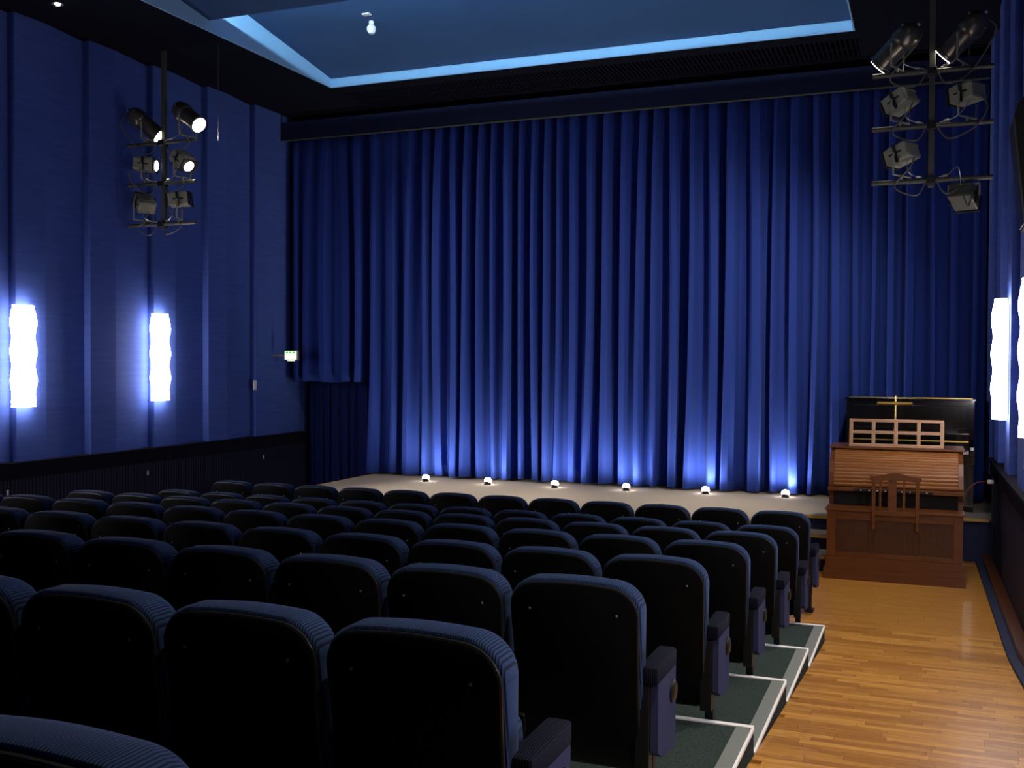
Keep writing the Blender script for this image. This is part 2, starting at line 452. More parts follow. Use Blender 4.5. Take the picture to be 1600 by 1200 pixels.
part('edge_strip', MB().box(XL + 0.005, XR - 0.005, 13.645, 13.69, 5.574, 5.586), M['rig'], pv)

# ------------------------------------------------------------------ stage
SXL = -7.82
YF, YN, YR = 11.36, 12.08, 12.50
NX0, NX1 = -1.70, -0.975
poly = [(SXL, YF), (NX0, YF), (NX0, YN), (NX1, YN), (NX1, YR), (0.95, YR), (0.95, YB), (SXL, YB)]
st = struct('floor_stage', MB().prism(poly, 'Z', ZS - 0.02, ZS), M['stage'])
inn = [(SXL + 0.01, YF + 0.02), (NX0 - 0.02, YF + 0.02), (NX0 - 0.02, YN + 0.02), (NX1 - 0.01, YN + 0.02), (NX1 - 0.01, YR + 0.02), (0.95, YR + 0.02), (0.95, YB), (SXL + 0.01, YB)]
part('stage_front', MB().prism(inn, 'Z', -0.01, ZS - 0.021), M['navy'], st)
for a, b, yy in ((SXL, NX0, YF), (NX0, NX1, YN), (NX1, XR - 0.01, YR)):
    part('nosing', MB().box(a, b, yy - 0.012, yy + 0.03, ZS - 0.028, ZS + 0.004), M['gold'], st, label='gold stage edge nosing')
part('nosing', MB().box(SXL - 0.01, SXL + 0.02, YF, 14.2, ZS - 0.03, ZS + 0.004), M['gold'], st)
part('nosing', MB().box(NX0 - 0.03, NX0 + 0.012, YF, YN, ZS - 0.028, ZS + 0.004), M['gold'], st)
sp = root('stage_steps', ((NX0 + NX1) / 2, 11.25, 0), 'carpeted navy steps with gold nosings up to the stage beside the organ', 'steps')
for k, (yy, z) in enumerate(((11.25, 0.158), (11.66, 0.312))):
    part('riser', MB().box(NX0 + 0.013, NX1 - 0.002, yy + 0.02, YN + 0.018, 0.001 if k == 0 else 0.159, z - 0.021), M['navy'], sp)
    part('tread', MB().box(NX0 + 0.013, NX1 - 0.002, yy, YN - 0.014, z - 0.02, z), M['stage'], sp)
    part('nosing', MB().box(NX0 + 0.013, NX1 - 0.002, yy - 0.012, yy + 0.03, z - 0.027, z + 0.004), M['gold'], sp)

# ------------------------------------------------------------------ seating tiers
XS = -0.727
for k in range(1, 8):
    y1 = SLOPE0 - (k - 1) * STEP; y0 = y1 - STEP; z = k * RISE
    t = root('seating_tier', (-4.0, y0, z - RISE), 'green carpeted seating tier with metal edge trim, %s step up from the stage' % ORD[k], 'platform', 'seating tiers')
    part('tread', MB().prism([(y0 + 0.001, z - 0.004), (y1, z - 0.004), (y1, z - RISE - 0.1), (y0 + 0.001, z - RISE - 0.1 + 0.05)], 'X', -7.4, XS), M['carpet'], t)
    part('front_nosing', MB().box(-7.4, XS, y1 - 0.028, y1 + 0.006, z - 0.018, z + 0.002), M['alu'], t, label='bright aluminium step nosing')
    part('side_trim', MB().box(XS - 0.075, XS + 0.003, y0 + 0.002, y1 - 0.029, z - 0.004, z + 0.0015), M['alu_grey'], t, label='grey metal side trim')
    part('side_edge', MB().box(XS - 0.006, XS + 0.006, y0 + 0.002, y1 - 0.029, z - 0.012, z + 0.0025), M['alu'], t)

# ------------------------------------------------------------------ cinema seats
P = 0.52
XEND = -0.91                      # aisle end of every row
TH = math.atan(0.12 / 0.70)
def bp(s, t, d):
    """back coordinates: s across, t height up the back, d thickness towards the stage"""
    bow = 0.012 * math.sin(min(1, max(0, (t - 0.2) / 0.7)) * PI)
    zz = 0.20 + (t - 0.20)
    yy = -0.30 - 0.12 * (t - 0.20) / 0.70 + d - bow * 0.8
    return Vector((s, yy, zz))
def outline(hw, hwb, t0, t1, rt, rb, ins=0.0):
    """rounded outline of the seat back, ins shrinks it"""
    hw -= ins; hwb -= ins; t0 += ins; t1 -= ins; rt = max(0.01, rt - ins); rb = max(0.008, rb - ins)
    pts = []
    for k in range(4):
        pts.append((-hwb + rb - rb * math.sin(k / 3 * PI / 2) + 0, t0 + rb - rb * math.cos(k / 3 * PI / 2)))
    for k in range(5): pts.append((-hwb + (-hw + hwb) * (k + 1) / 6, t0 + rb + (t1 - rt - t0 - rb) * (k + 1) / 6))
    for k in range(9):
        a = k / 8 * PI / 2
        pts.append((-hw + rt - rt * math.cos(a), t1 - rt * 0.92 + rt * 0.92 * math.sin(a)))
    for k in range(1, 5): pts.append((-hw + rt + (2 * hw - 2 * rt) * k / 5, t1 + 0.006 * math.sin(k / 5 * PI)))
    mir = [(-x, y) for x, y in pts[::-1] if True]
    left = pts[:18]
    top = pts[18:]
    return left + top + [(-x, y) for x, y in left[::-1]]
def ring(ins, d, grow=0.0, wedge=0.0):
    return [bp(s, t, d * (1 + wedge * max(0.0, (t - 0.30) / 0.60))) for s, t in outline(0.250 + grow, 0.234 + grow, 0.20 - grow, 0.888 + grow, 0.115, 0.04, ins)]
def sring(ins, d):
    return [bp(s, t, d) for s, t in outline(0.239, 0.224, 0.19, 0.872, 0.107, 0.04, ins)]

def make_seat():
    r = root('cinema_chair', (0, 0, 0), 'x', 'chair', 'cinema chairs')
    W_ = 0.62
    cu = MB().loft([ring(0.012, 0.012), ring(0.003, 0.018), ring(0.0, 0.026), ring(0.0, 0.060, 0, W_), ring(0.005, 0.074, 0, W_), ring(0.016, 0.085, 0, W_), ring(0.048, 0.092, 0, W_), ring(0.09, 0.094, 0, W_)])
    part('back_cushion', cu, M['cord'], r, True)
    sh = MB().loft([sring(0.006, -0.004), sring(0.0, 0.0), sring(0.0, 0.012)])
    s = part('back_shell', sh, M['black'], r, True, label='black laminate rear shell')
    ed = MB().loft([sring(0.001, 0.002), sring(-0.004, 0.004), sring(-0.004, 0.013)], False, False)
    part('edge_band', ed, M['edge'], s, True)
    for sx in (-1, 1):
        p = bp(sx * 0.165, 0.775, -0.003)
        part('screw', MB().lathe([(0.0052, 0), (0.0052, 0.003), (0.003, 0.0045)], 10, Matrix.Translation(p) @ Matrix.Rotation(PI / 2, 4, 'X')), M['screw'], s)
    # folded seat
    tm = Matrix.Translation((0, -0.12, 0.30)) @ Matrix.Rotation(math.radians(12), 4, 'X')
    part('seat_cushion', MB().box(-0.205, 0.205, -0.075, 0.055, -0.01, 0.33, tm, bev=0.035), M['cord'], r, True)
    part('seat_pan', MB().box(-0.195, 0.195, 0.056, 0.072, 0.01, 0.31, tm, bev=0.006), M['black'], r)
    return r

def make_arm(r, x, end=0):
    """armrest, upright and leg standing on the boundary x (local); end=+-1 adds the cloth side panel"""
    if end:
        arm = part('armrest', MB().box(x - 0.037, x + 0.037, -0.335, -0.02, 0.515, 0.583, bev=0.012), M['cord_y'], r, True)
        part('upright', MB().box(x - 0.048, x + 0.006, -0.33, -0.275, 0.18, 0.512, bev=0.004), M['blackm'], r)
        xx = x + end * 0.022
        pan = MB().prism([(-0.315, 0.27), (-0.25, 0.235), (-0.06, 0.205), (-0.035, 0.225), (-0.035, 0.52), (-0.315, 0.52)], 'X', xx - 0.014, xx + 0.014)
        pn = part('side_panel', pan, M['cloth'], r)
        kn = Matrix.Translation((xx + end * 0.014, -0.095, 0.435)) @ Matrix.Rotation(end * PI / 2, 4, 'Y')
        part('hinge_cap', MB().lathe([(0.042, 0), (0.042, 0.007), (0.034, 0.013), (0.012, 0.014)], 20, kn), M['blackm'], pn, True)
        xl = x - 0.03
        part('leg', MB().box(xl - 0.02, xl + 0.02, -0.03 - 0.17, 0.0 - 0.15, 0.0, 0.26, bev=0.003), M['blackm'], r)
        part('foot', MB().box(xl - 0.035, xl + 0.035, -0.205, -0.10, 0.0, 0.022, bev=0.006), M['blackm'], r)
    else:
        part('armrest', MB().box(x - 0.020, x + 0.020, -0.28, -0.02, 0.535, 0.583, bev=0.012), M['cord_y'], r, True)
        part('upright', MB().box(x - 0.016, x + 0.016, -0.29, -0.06, 0.22, 0.534, bev=0.004), M['blackm'], r)
        part('leg', MB().box(x - 0.018, x + 0.018, -0.20, -0.15, 0.0, 0.225, bev=0.003), M['blackm'], r)
    return r

proto = make_seat(); make_arm(proto, P / 2)
proto_end = make_seat(); make_arm(proto_end, P / 2, 1)
proto_left = make_seat(); make_arm(proto_left, P / 2); make_arm(proto_left, -P / 2, -1)
ROWD = [9.117, 8.26, 7.10, 5.92, 4.70, 3.535, 2.265, 1.06]
NVIS = [12, 12, 12, 12, 11, 8, 6, 3]
ROWN = ['front', 'second', 'third', 'fourth', 'fifth', 'sixth', 'seventh', 'nearest']
first = {}
for r_, D in enumerate(ROWD):
    zf = 0.0 if r_ < 2 else (r_ - 1) * RISE
    for k in range(NVIS[r_]):
        src = proto_end if k == 0 else proto_left if k == 11 else proto
        if src.name not in first: s = src; first[src.name] = 1
        else: s = copy_tree(src)
        s.location = (XEND - P / 2 - k * P - (0.012 if r_ > 1 else 0), D + 0.42, zf)
        if k == 0:
            pos = 'aisle end with cloth side panel'
        elif k == 11:
            pos = 'last towards the left wall'
        else:
            pos = '%s from the wooden aisle' % ORD[k + 1]
        rw = 'row nearest the camera' if r_ == 7 else '%s row' % ROWN[r_] if r_ == 0 else '%s row from the stage' % ROWN[r_]
        s['label'] = 'blue corduroy cinema chair, %s, %s' % (rw, pos)

# ------------------------------------------------------------------ sconces
def sconce(x, y, sgn, label):
    z0, z1 = 1.66, 2.78
    r = root('wall_sconce', (x, y, z0), label, 'wall lamp', 'wall sconces')
    NZ, NA = 36, 14
    rings = []
    for j in range(NZ + 1):
        h = j / NZ; z = z0 + (z1 - z0) * h
        wv = 1 + 0.075 * math.cos(h * 2 * PI * 3.5 + 0.6)
        if h < 0.04 or h > 0.96: wv *= 0.93
        rg = []
        for i in range(NA + 1):
            a = -PI / 2 + PI * i / NA
            rg.append(Vector((x + sgn * (0.028 + 0.118 * math.cos(a) * wv), y + 0.160 * math.sin(a) * wv, z)))
        rings.append(rg)
    part('shade', MB().loft(rings), M['sconce'], r, True)
    part('back_plate', MB().box(min(x + sgn * 0.004, x + sgn * 0.03), max(x + sgn * 0.004, x + sgn * 0.03), y - 0.075, y + 0.075, z0 + 0.04, z1 - 0.04, bev=0.004), M['steel'], r)
    return r
for y, lb in ((8.73, 'glowing wavy white wall sconce nearest the left picture edge'), (10.93, 'glowing wavy white wall sconce on the left wall nearer the stage'),
              (6.53, 'glowing wall sconce on the left wall beside the middle rows'), (4.33, 'glowing wall sconce on the left wall beside the rear rows')):
    sconce(XL, y - 0.07, 1, lb)
for y, lb in ((10.72, 'glowing wavy white wall sconce on the right wall beside the organ'), (8.12, 'glowing wavy white wall sconce cut by the right picture edge'),
              (5.52, 'glowing wall sconce on the right wall beside the middle rows'), (2.92, 'glowing wall sconce on the right wall beside the rear rows')):
    RIGHT.append(sconce(XR, y, -1, lb))

# ------------------------------------------------------------------ downlights
def downlight(x, y, label, energy=DOWN, angle=72):
    r = root('ceiling_downlight', (x, y, ZSOF), label, 'light', 'soffit downlights')
    part('trim_ring', MB().lathe([(0.035, -0.002), (0.06, -0.002), (0.062, -0.012), (0.036, -0.010)], 24, Matrix.Translation((x, y, ZSOF))), M['steel'], r, True)
    part('bulb', MB().lathe([(0.001, -0.030), (0.022, -0.024), (0.030, -0.010), (0.030, -0.002)], 16, Matrix.Translation((x, y, ZSOF))), M['bulb'], r, True)
    add_light('SPOT', 'beam', (x, y, ZSOF - 0.05), energy, (1, 0.86, 0.68), r, (x, y, 0), 0.05, angle, 1.0)
downlight(-8.68, 8.57, 'small bright downlight in the dark soffit at top left', DOWN * 0.4, 36)
for x, y, lb in ((-0.10, 8.57, 'downlight in the right soffit beside the lamp rig'), (-0.10, 5.6, 'downlight in the right soffit over the middle rows'),
                 (-0.10, 2.6, 'downlight in the right soffit over the rear rows'), (-8.68, 5.6, 'downlight in the left soffit over the middle rows')):
    downlight(x, y, lb) if x > -5 else downlight(x, y, lb, DOWN * 0.4, 36)

# ------------------------------------------------------------------ footlights
FT = [(-6.656, 13.31), (-5.69, 13.31), (-4.71, 13.34), (-3.73, 13.43), (-2.68, 13.50), (-1.67, 13.56)]
for i, (x, y) in enumerate(FT):
    r = root('footlight', (x, y, ZS), 'small bright footlight on the stage, %s from the left' % ORD[i + 1], 'footlight', 'stage footlights')
    part('base', MB().lathe([(0.05, 0), (0.05, 0.008), (0.044, 0.012)], 20, Matrix.Translation((x, y, ZS))), M['blackm'], r, True)
    tm = Matrix.Translation((x, y, ZS + 0.012)) @ Matrix.Rotation(math.radians(-18), 4, 'X')
    part('housing', MB().lathe([(0.034, 0), (0.040, 0.012), (0.048, 0.020)], 20, tm), M['blackm'], r, True)
    part('lens', MB().lathe([(0.046, 0.0205), (0.052, 0.040), (0.045, 0.065), (0.028, 0.080), (0.008, 0.085)], 20, tm), M['foot_glow'], r, True)
    add_light('SPOT', 'beam', (x, y + 0.02, ZS + 0.115), FOOT, (1, 0.92, 0.82), r, (x, YC + 0.05, ZS + 0.9), 0.03, 160, 0.8)

# ------------------------------------------------------------------ lighting rigs
YG = 10.36
def rig(x, zbot, ztop, label, seed):
    r = root('lighting_rig', (x, YG, zbot), label, 'lighting rig')
    part('pole', MB().box(x - 0.026, x + 0.026, YG - 0.026, YG + 0.026, zbot, ztop, bev=0.003), M['rig'], r)
    for z in (4.852, 4.355, 3.857):
        part('crossbar', MB().tube([(x - 0.515, YG - 0.05, z), (x + 0.515, YG - 0.05, z)], 0.022, 12), M['rig'], r, True)
        part('clamp', MB().box(x - 0.04, x + 0.04, YG - 0.08, YG + 0.03, z - 0.035, z + 0.035, bev=0.006), M['blackm'], r)
    return r
def frame(loc, direction, rollup=Vector((0, 0, 1))):
    z = -Vector(direction).normalized()          # local -Z looks along the beam
    x = rollup.cross(z).normalized(); y = z.cross(x)
    m = Matrix((x, y, z)).transposed().to_4x4(); m.translation = Vector(loc)
    return m
def yoke(mb, tm, hw, bar, axis_len=0.0):
    """flat U bracket from the two pivots of a lamp down (or up) to the crossbar clamp"""
    a = tm @ Vector((-hw, 0, 0)); b = tm @ Vector((hw, 0, 0)); c = Vector(bar)
    up = Vector((0, 0, 0.055 if a.z > c.z else -0.055))
    da = c + up + Vector((a.x - (a.x + b.x) / 2, a.y - (a.y + b.y) / 2, 0)); db = c + up + Vector((b.x - (a.x + b.x) / 2, b.y - (a.y + b.y) / 2, 0))
    mb.tube([a, da, c + up, db, b], 0.011, 6)
    mb.tube([c + up, c], 0.012, 8)
    return mb
def cable(pts, r_, n=10):
    pts = [Vector(p) for p in pts]; out = []
    for i in range(len(pts) - 1):
        p0 = pts[max(i - 1, 0)]; p1 = pts[i]; p2 = pts[i + 1]; p3 = pts[min(i + 2, len(pts) - 1)]
        for k in range(n):
            t = k / n
            out.append(0.5 * ((2 * p1) + (-p0 + p2) * t + (2 * p0 - 5 * p1 + 4 * p2 - p3) * t * t + (-p0 + 3 * p1 - 3 * p2 + p3) * t ** 3))
    out.append(pts[-1])
    return MB().tube(out, r_, 6)
def common(r, tm, back, bar, polex, rx):
    c = Vector(bar); b = Vector(back); sd = 1 if c.x > polex else -1
    part('power_cable', cable([b, b + Vector((0.05 * sd, -0.03, -0.12)), (c.x + 0.06 * sd, YG - 0.10, c.z - 0.05), ((c.x + polex) / 2, YG - 0.12, c.z - 0.14), (polex + 0.05 * sd, YG - 0.07, c.z - 0.02)], 0.0075), M['cable'], r, True)
    part('safety_wire', cable([tm @ Vector((0, -0.02, 0.06)), (c.x - 0.05 * sd, YG - 0.13, c.z + 0.09), ((c.x + polex) / 2, YG - 0.09, c.z + 0.035), (polex + 0.07 * sd, YG - 0.055, c.z + 0.03)], 0.0045), M['wire'], r, True)
    part('wire_clip', MB().tube([((c.x + polex) / 2, YG - 0.09, c.z + 0.035), ((c.x * 0.7 + polex * 1.3) / 2, YG - 0.085, c.z + 0.03)], 0.012, 8), M['wire'], r, True)
def par_can(loc, direction, bar, polex, label, target, energy=SPOT):
    tm = frame(loc, direction)
    r = root('stage_spotlight', bar, label, 'spotlight', 'round stage spotlights')
    part('housing', MB().lathe([(0.012, 0.245), (0.06, 0.232), (0.096, 0.195), (0.113, 0.130), (0.114, 0.070), (0.110, 0.040), (0.100, 0.030), (0.098, -0.20), (0.108, -0.205), (0.108, -0.235), (0.094, -0.237)], 28, tm), M['can'], r, True)
    part('lens', MB().lathe([(0.092, -0.236), (0.088, -0.243), (0.03, -0.249)], 28, tm), M['lens'], r, True)
    part('rear_knob', MB().lathe([(0.018, 0.242), (0.020, 0.265), (0.010, 0.270)], 12, tm), M['steel'], r, True)
    for k in range(3):
        part('bolt', MB().lathe([(0.010, 0), (0.010, 0.012), (0.004, 0.016)], 10, tm @ Matrix.Rotation(k * 2.1 + 0.4, 4, 'Z') @ Matrix.Translation((0.108, 0, 0.165)) @ Matrix.Rotation(PI / 2, 4, 'Y')), M['steel'], r, True)
    part('yoke', yoke(MB(), tm, 0.136, bar), M['flood'], r, True)
    common(r, tm, tm @ Vector((0.0, -0.08, 0.23)), bar, polex, 0)
    add_light('SPOT', 'beam', tm @ Vector((0, 0, -0.27)), energy, (1, 0.88, 0.76), r, target, 0.08, 30, 1.0)
def flood(loc, direction, bar, polex, label, lit, target=None, hm_=None):
    tm = frame(loc, direction); hm_ = hm_ or M['flood']
    r = root('stage_floodlight', bar, label, 'floodlight', 'small box floodlights')
    part('housing', MB().box(-0.105, 0.105, -0.075, 0.075, -0.125, 0.115, tm, bev=0.012), hm_, r)
    part('top_vent', MB().box(-0.075, 0.075, 0.0755, 0.092, -0.09, 0.08, tm, bev=0.005), hm_, r)
    for k in (0, 2):
        part('fin', MB().box(-0.108, 0.108, -0.055 + k * 0.05, -0.045 + k * 0.05, -0.10, 0.118, tm), hm_, r)
    for sx in (-1, 1):
        part('vent_slot', MB().box(sx * 0.1055 - 0.003, sx * 0.1055 + 0.003, -0.006, 0.010, -0.07, 0.06, tm), M['dark'], r)
        part('side_strap', MB().box(sx * 0.113 - 0.006, sx * 0.113 + 0.006, -0.09, 0.085, -0.014, 0.014, tm), M['blackm'], r)
    part('front_frame', MB().box(-0.115, 0.115, -0.085, 0.085, -0.142, -0.126, tm, bev=0.004), M['blackm'], r)
    part('lens', MB().lathe([(0.066, -0.1425), (0.060, -0.150), (0.02, -0.156)], 24, tm), M['lens'] if lit else M['lens_dim'], r, True)
    part('yoke', yoke(MB(), tm, 0.136, bar), M['flood'], r, True)
    common(r, tm, tm @ Vector((0.03, -0.05, 0.112)), bar, polex, 0)
    if lit:
        add_light('SPOT', 'beam', tm @ Vector((0, 0, -0.18)), FLOOD, (1, 0.88, 0.76), r, target, 0.06, 80, 1.0)

def gpos(dx, z, dy=0.0): return dx
xl, xr = -8.785, 0.005
for x, nm in ((xl, 'black pole lighting rig with three crossbars hanging at the left wall'), (xr, 'black pole lighting rig with three crossbars hanging at the right')):
    rig(x, 3.80, ZSOF, nm, 1)
YB_ = YG - 0.05
# left rig
par_can((xl - 0.26, YB_, 5.11), (0.66, 0.30, -0.60), (xl - 0.26, YB_, 4.852), xl, 'black round spotlight at the top left of the left rig', (-6.0, 12.3, 0.5))
par_can((xl + 0.40, YB_, 5.15), (0.72, -0.12, -0.50), (xl + 0.40, YB_, 4.852), xl, 'black round spotlight glaring brightest at the top right of the left rig', (-3.4, 12.3, 0.5))
flood((xl - 0.26, YB_, 4.60), (0.90, 0.42, -0.08), (xl - 0.26, YB_, 4.355), xl, 'grey box floodlight at the middle left of the left rig', True, (-5.2, 13.8, 2.6))
flood((xl + 0.32, YB_, 4.62), (0.72, -0.12, -0.58), (xl + 0.32, YB_, 4.355), xl, 'grey box floodlight with lit lens at the middle right of the left rig', True, (-3.6, 13.8, 1.8))
flood((xl - 0.26, YB_, 4.12), (-0.55, 0.30, 0.45), (xl - 0.26, YB_, 3.857), xl, 'grey box floodlight tilted to the wall at the bottom left of the left rig', False)
flood((xl + 0.27, YB_, 4.14), (0.90, 0.45, 0.10), (xl + 0.27, YB_, 3.857), xl, 'grey box floodlight at the bottom right of the left rig', False)
# right rig
par_can((xr - 0.30, YB_, 5.11), (-0.62, 0.25, -0.56), (xr - 0.30, YB_, 4.852), xr, 'black round spotlight at the top left of the right rig', (-5.6, 12.3, 0.5))
par_can((xr + 0.26, YB_, 5.15), (-0.60, 0.25, -0.56), (xr + 0.26, YB_, 4.852), xr, 'black round spotlight at the top right of the right rig', (-2.2, 12.3, 0.5))
flood((xr - 0.27, YB_, 4.60), (-0.75, 0.50, -0.42), (xr - 0.27, YB_, 4.355), xr, 'grey box floodlight at the middle left of the right rig', True, (-3.6, 13.8, 2.6))
flood((xr + 0.30, YB_, 4.62), (-0.80, 0.55, -0.12), (xr + 0.30, YB_, 4.355), xr, 'grey box floodlight at the middle right of the right rig', False)
flood((xr - 0.25, YB_, 4.11), (-0.80, 0.50, -0.30), (xr - 0.25, YB_, 3.857), xr, 'grey box floodlight alone above the bottom bar of the right rig', True, (-2.2, 13.8, 2.2))
flood((xr + 0.28, YB_ + 0.02, 3.70), (0.30, 0.80, -0.45), (xr + 0.28, YB_, 3.857), xr, 'dark box floodlight hanging below the bottom bar of the right rig', False, None, M['rig'])

hm = root('hanging_microphone', (-7.97, YG, 4.83), 'thin rod with a small capsule hanging beside the left rig', 'microphone')
part('rod', MB().tube([(-7.97, YG, 5.0), (-7.97, YG, ZSOF)], 0.004, 6), M['rig'], hm, True)
part('capsule', MB().lathe([(0.005, 4.83), (0.008, 4.84), (0.008, 4.98), (0.004, 5.01)], 12, Matrix.Translation((-7.97, YG, 0))), M['blackm'], hm, True)

# ------------------------------------------------------------------ organ console
OX0, OX1 = -0.935, 0.335
org = root('cinema_organ', (-0.30, 11.4, 0), 'old mahogany cinema organ console with closed roll top at the end of the aisle', 'organ')
part('plinth', MB().box(OX0 - 0.028, OX1 + 0.028, 10.915, 11.95, 0.0, 0.105).box(OX0 - 0.016, OX1 + 0.016, 10.928, 11.94, 0.105, 0.128), M['mahog'], org)
part('base_board', MB().box(OX0 - 0.008, OX1 + 0.008, 10.936, 11.93, 0.128, 0.228), M['mahog'], org)
part('lower_case', MB().box(OX0, OX1, 10.965, 11.92, 0.228, 0.69), M['mahog_d'], org)
for a, b in ((OX0, OX0 + 0.085), (OX1 - 0.085, OX1)):
    part('stile', MB().box(a, b, 10.944, 10.966, 0.228, 0.688, bev=0.003), M['mahog'], org)
for a in (-0.535, -0.115):
    part('stile', MB().box(a, a + 0.05, 10.950, 10.966, 0.27, 0.61, bev=0.003), M['mahog_d'], org)
part('lower_rail', MB().box(OX0 + 0.086, OX1 - 0.086, 10.947, 10.966, 0.228, 0.275, bev=0.003), M['mahog'], org)
part('upper_rail', MB().box(OX0 + 0.086, OX1 - 0.086, 10.947, 10.966, 0.605, 0.688, bev=0.003), M['mahog'], org)
part('ledge', MB().box(OX0 - 0.014, OX1 + 0.014, 10.925, 11.24, 0.689, 0.715, bev=0.005), M['mahog'], org)
part('key_shade_block', MB().box(OX0 + 0.03, OX1 - 0.03, 11.245, 11.9, 0.716, 0.86), M['dark'], org)  # solid dark block stands in for the shade inside the key opening
cheeks = [(11.24, 0.716), (11.24, 0.80), (11.19, 0.86), (11.175, 0.93), (11.20, 1.06), (11.27, 1.17), (11.38, 1.25), (11.48, 1.283), (11.92, 1.283), (11.92, 0.716)]
for a, b in ((OX0 - 0.004, OX0 + 0.04), (OX1 - 0.04, OX1 + 0.004)):
    part('side_cheek', MB().prism(cheeks, 'X', a, b), M['mahog'], org)
part('bottom_rail', MB().box(OX0 - 0.012, OX1 + 0.012, 11.155, 11.21, 0.862, 0.905, bev=0.004), M['mahog'], org)
NSL = 15
sp_ = []
for i in range(NSL + 1):
    a = i / NSL * PI / 2
    sp_.append((11.50 - 0.315 * math.cos(a), 0.915 + 0.365 * math.sin(a)))
roll = part('roll_top', MB().prism([(y + 0.014, z - 0.012) for y, z in sp_] + [(11.55, 0.915)], 'X', OX0 + 0.041, OX1 - 0.041), M['dark'], org)
for i in range(NSL):
    (ya, za), (yb, zb) = sp_[i], sp_[i + 1]
    g_ = 0.05
    ya, za, yb, zb = ya + (yb - ya) * g_, za + (zb - za) * g_, yb - (yb - ya) * g_, zb - (zb - za) * g_
    ym, zm = (ya + yb) / 2 - 0.006 * (zb - za) / 0.04, (za + zb) / 2 + 0.006 * (yb - ya) / 0.04
    part('slat', MB().prism([(ya, za), (ym, zm), (yb, zb), (yb + 0.010, zb - 0.006), (ya + 0.010, za - 0.006)], 'X', OX0 + 0.042, OX1 - 0.042), M['oak'], roll)
part('top_board', MB().box(OX0 - 0.02, OX1 + 0.02, 11.40, 11.94, 1.284, 1.306, bev=0.005), M['mahog'], org)
pb = part('pull_bar', MB().box(-0.69, 0.06, 11.135, 11.154, 0.868, 0.893, bev=0.004), M['dark'], org)
for k in range(9):
    x = -0.62 + k * 0.078
    part('knob', MB().lathe([(0.006, 0), (0.007, 0.008), (0.003, 0.011)], 10, Matrix.Translation((x, 11.135, 0.884)) @ Matrix.Rotation(PI / 2, 4, 'X')), M['keys'], pb, True)
# bench back fixed on the panelled front
bx0, bx1 = -0.515, -0.05
top = []
for k in range(17):
    t = k / 16; x = bx0 - 0.012 + (bx1 - bx0 + 0.024) * t
    bump_ = math.exp(-((t - 0.5) / 0.26) ** 2)
    top.append((x, 1.055 + 0.045 * bump_))
bot = [(bx1, 1.018), (bx1 - 0.06, 1.012), ((bx0 + bx1) / 2, 1.03), (bx0 + 0.06, 1.012), (bx0, 1.018)]
bk = part('bench_back', MB().prism(top + bot, 'Y', 10.872, 10.898), M['mahog'], org, label='slatted wooden backrest')
for a in (bx0 + 0.012, bx1 - 0.047):
    part('post', MB().box(a, a + 0.035, 10.876, 10.908, 0.60, 1.02, bev=0.004), M['mahog'], bk)
    part('bracket', MB().box(a, a + 0.035, 10.905, 10.944, 0.52, 0.685, bev=0.004), M['mahog'], bk)
    part('bracket', MB().box(a + 0.002, a + 0.033, 10.885, 10.91, 0.53, 0.61, bev=0.004), M['mahog'], bk)
for a, b in ((-0.435, -0.413), (-0.350, -0.272), (-0.215, -0.193)):
    part('splat', MB().box(a, b, 10.880, 10.893, 0.71, 1.025, bev=0.002), M['mahog'], bk)
part('cross_rail', MB().box(bx0 + 0.047, bx1 - 0.047, 10.878, 10.895, 0.672, 0.712, bev=0.003), M['mahog'], bk)

md_ = root('music_desk', (-0.30, 11.5, 1.306), 'pale wooden lattice music desk standing on the organ', 'music desk')
dx0, dx1, dz0, dz1 = -0.765, 0.160, 1.309, 1.596
lean = Matrix.Translation((0, 11.50, dz0)) @ Matrix.Rotation(math.radians(-10), 4, 'X')
def dbar(nm, a, b, z0, z1, t=0.010):
    part(nm, MB().box(a, b, -t, t, z0, z1, lean, bev=0.004), M['beech'], md_)
hh = dz1 - dz0
dbar('frame_bar', dx0, dx1, 0, 0.028); dbar('frame_bar', dx0, dx1, hh - 0.032, hh)
for f_ in (0.0, 0.2415, 0.48, 0.72, 0.962):
    dbar('upright_bar', dx0 + f_ * (dx1 - dx0), dx0 + f_ * (dx1 - dx0) + 0.037, 0.027, hh - 0.031, 0.009)
dbar('middle_bar', dx0 + 0.036, dx1 - 0.036, hh * 0.455, hh * 0.575, 0.007)
part('support', MB().prism([(11.53, 1.307), (11.64, 1.307), (11.545, 1.50)], 'X', -0.33, -0.31), M['beech'], md_)
part('rest_ledge', MB().box(dx0, dx1, 11.455, 11.487, 1.307, 1.317, bev=0.002), M['beech'], md_)

ml_ = root('music_lamp', (-0.315, 11.60, 1.306), 'brass T-shaped music lamp rising behind the lattice desk', 'lamp')
part('foot', MB().lathe([(0.06, 0), (0.06, 0.008), (0.015, 0.02)], 20, Matrix.Translation((-0.315, 11.74, 1.306))), M['brass'], ml_, True)
part('stem', MB().tube([(-0.315, 11.74, 1.31), (-0.315, 11.74, 1.835)], 0.010, 10), M['brass'], ml_, True)
part('shade', MB().tube([(-0.495, 11.71, 1.755), (-0.147, 11.71, 1.755)], 0.019, 14), M['brass'], ml_, True)

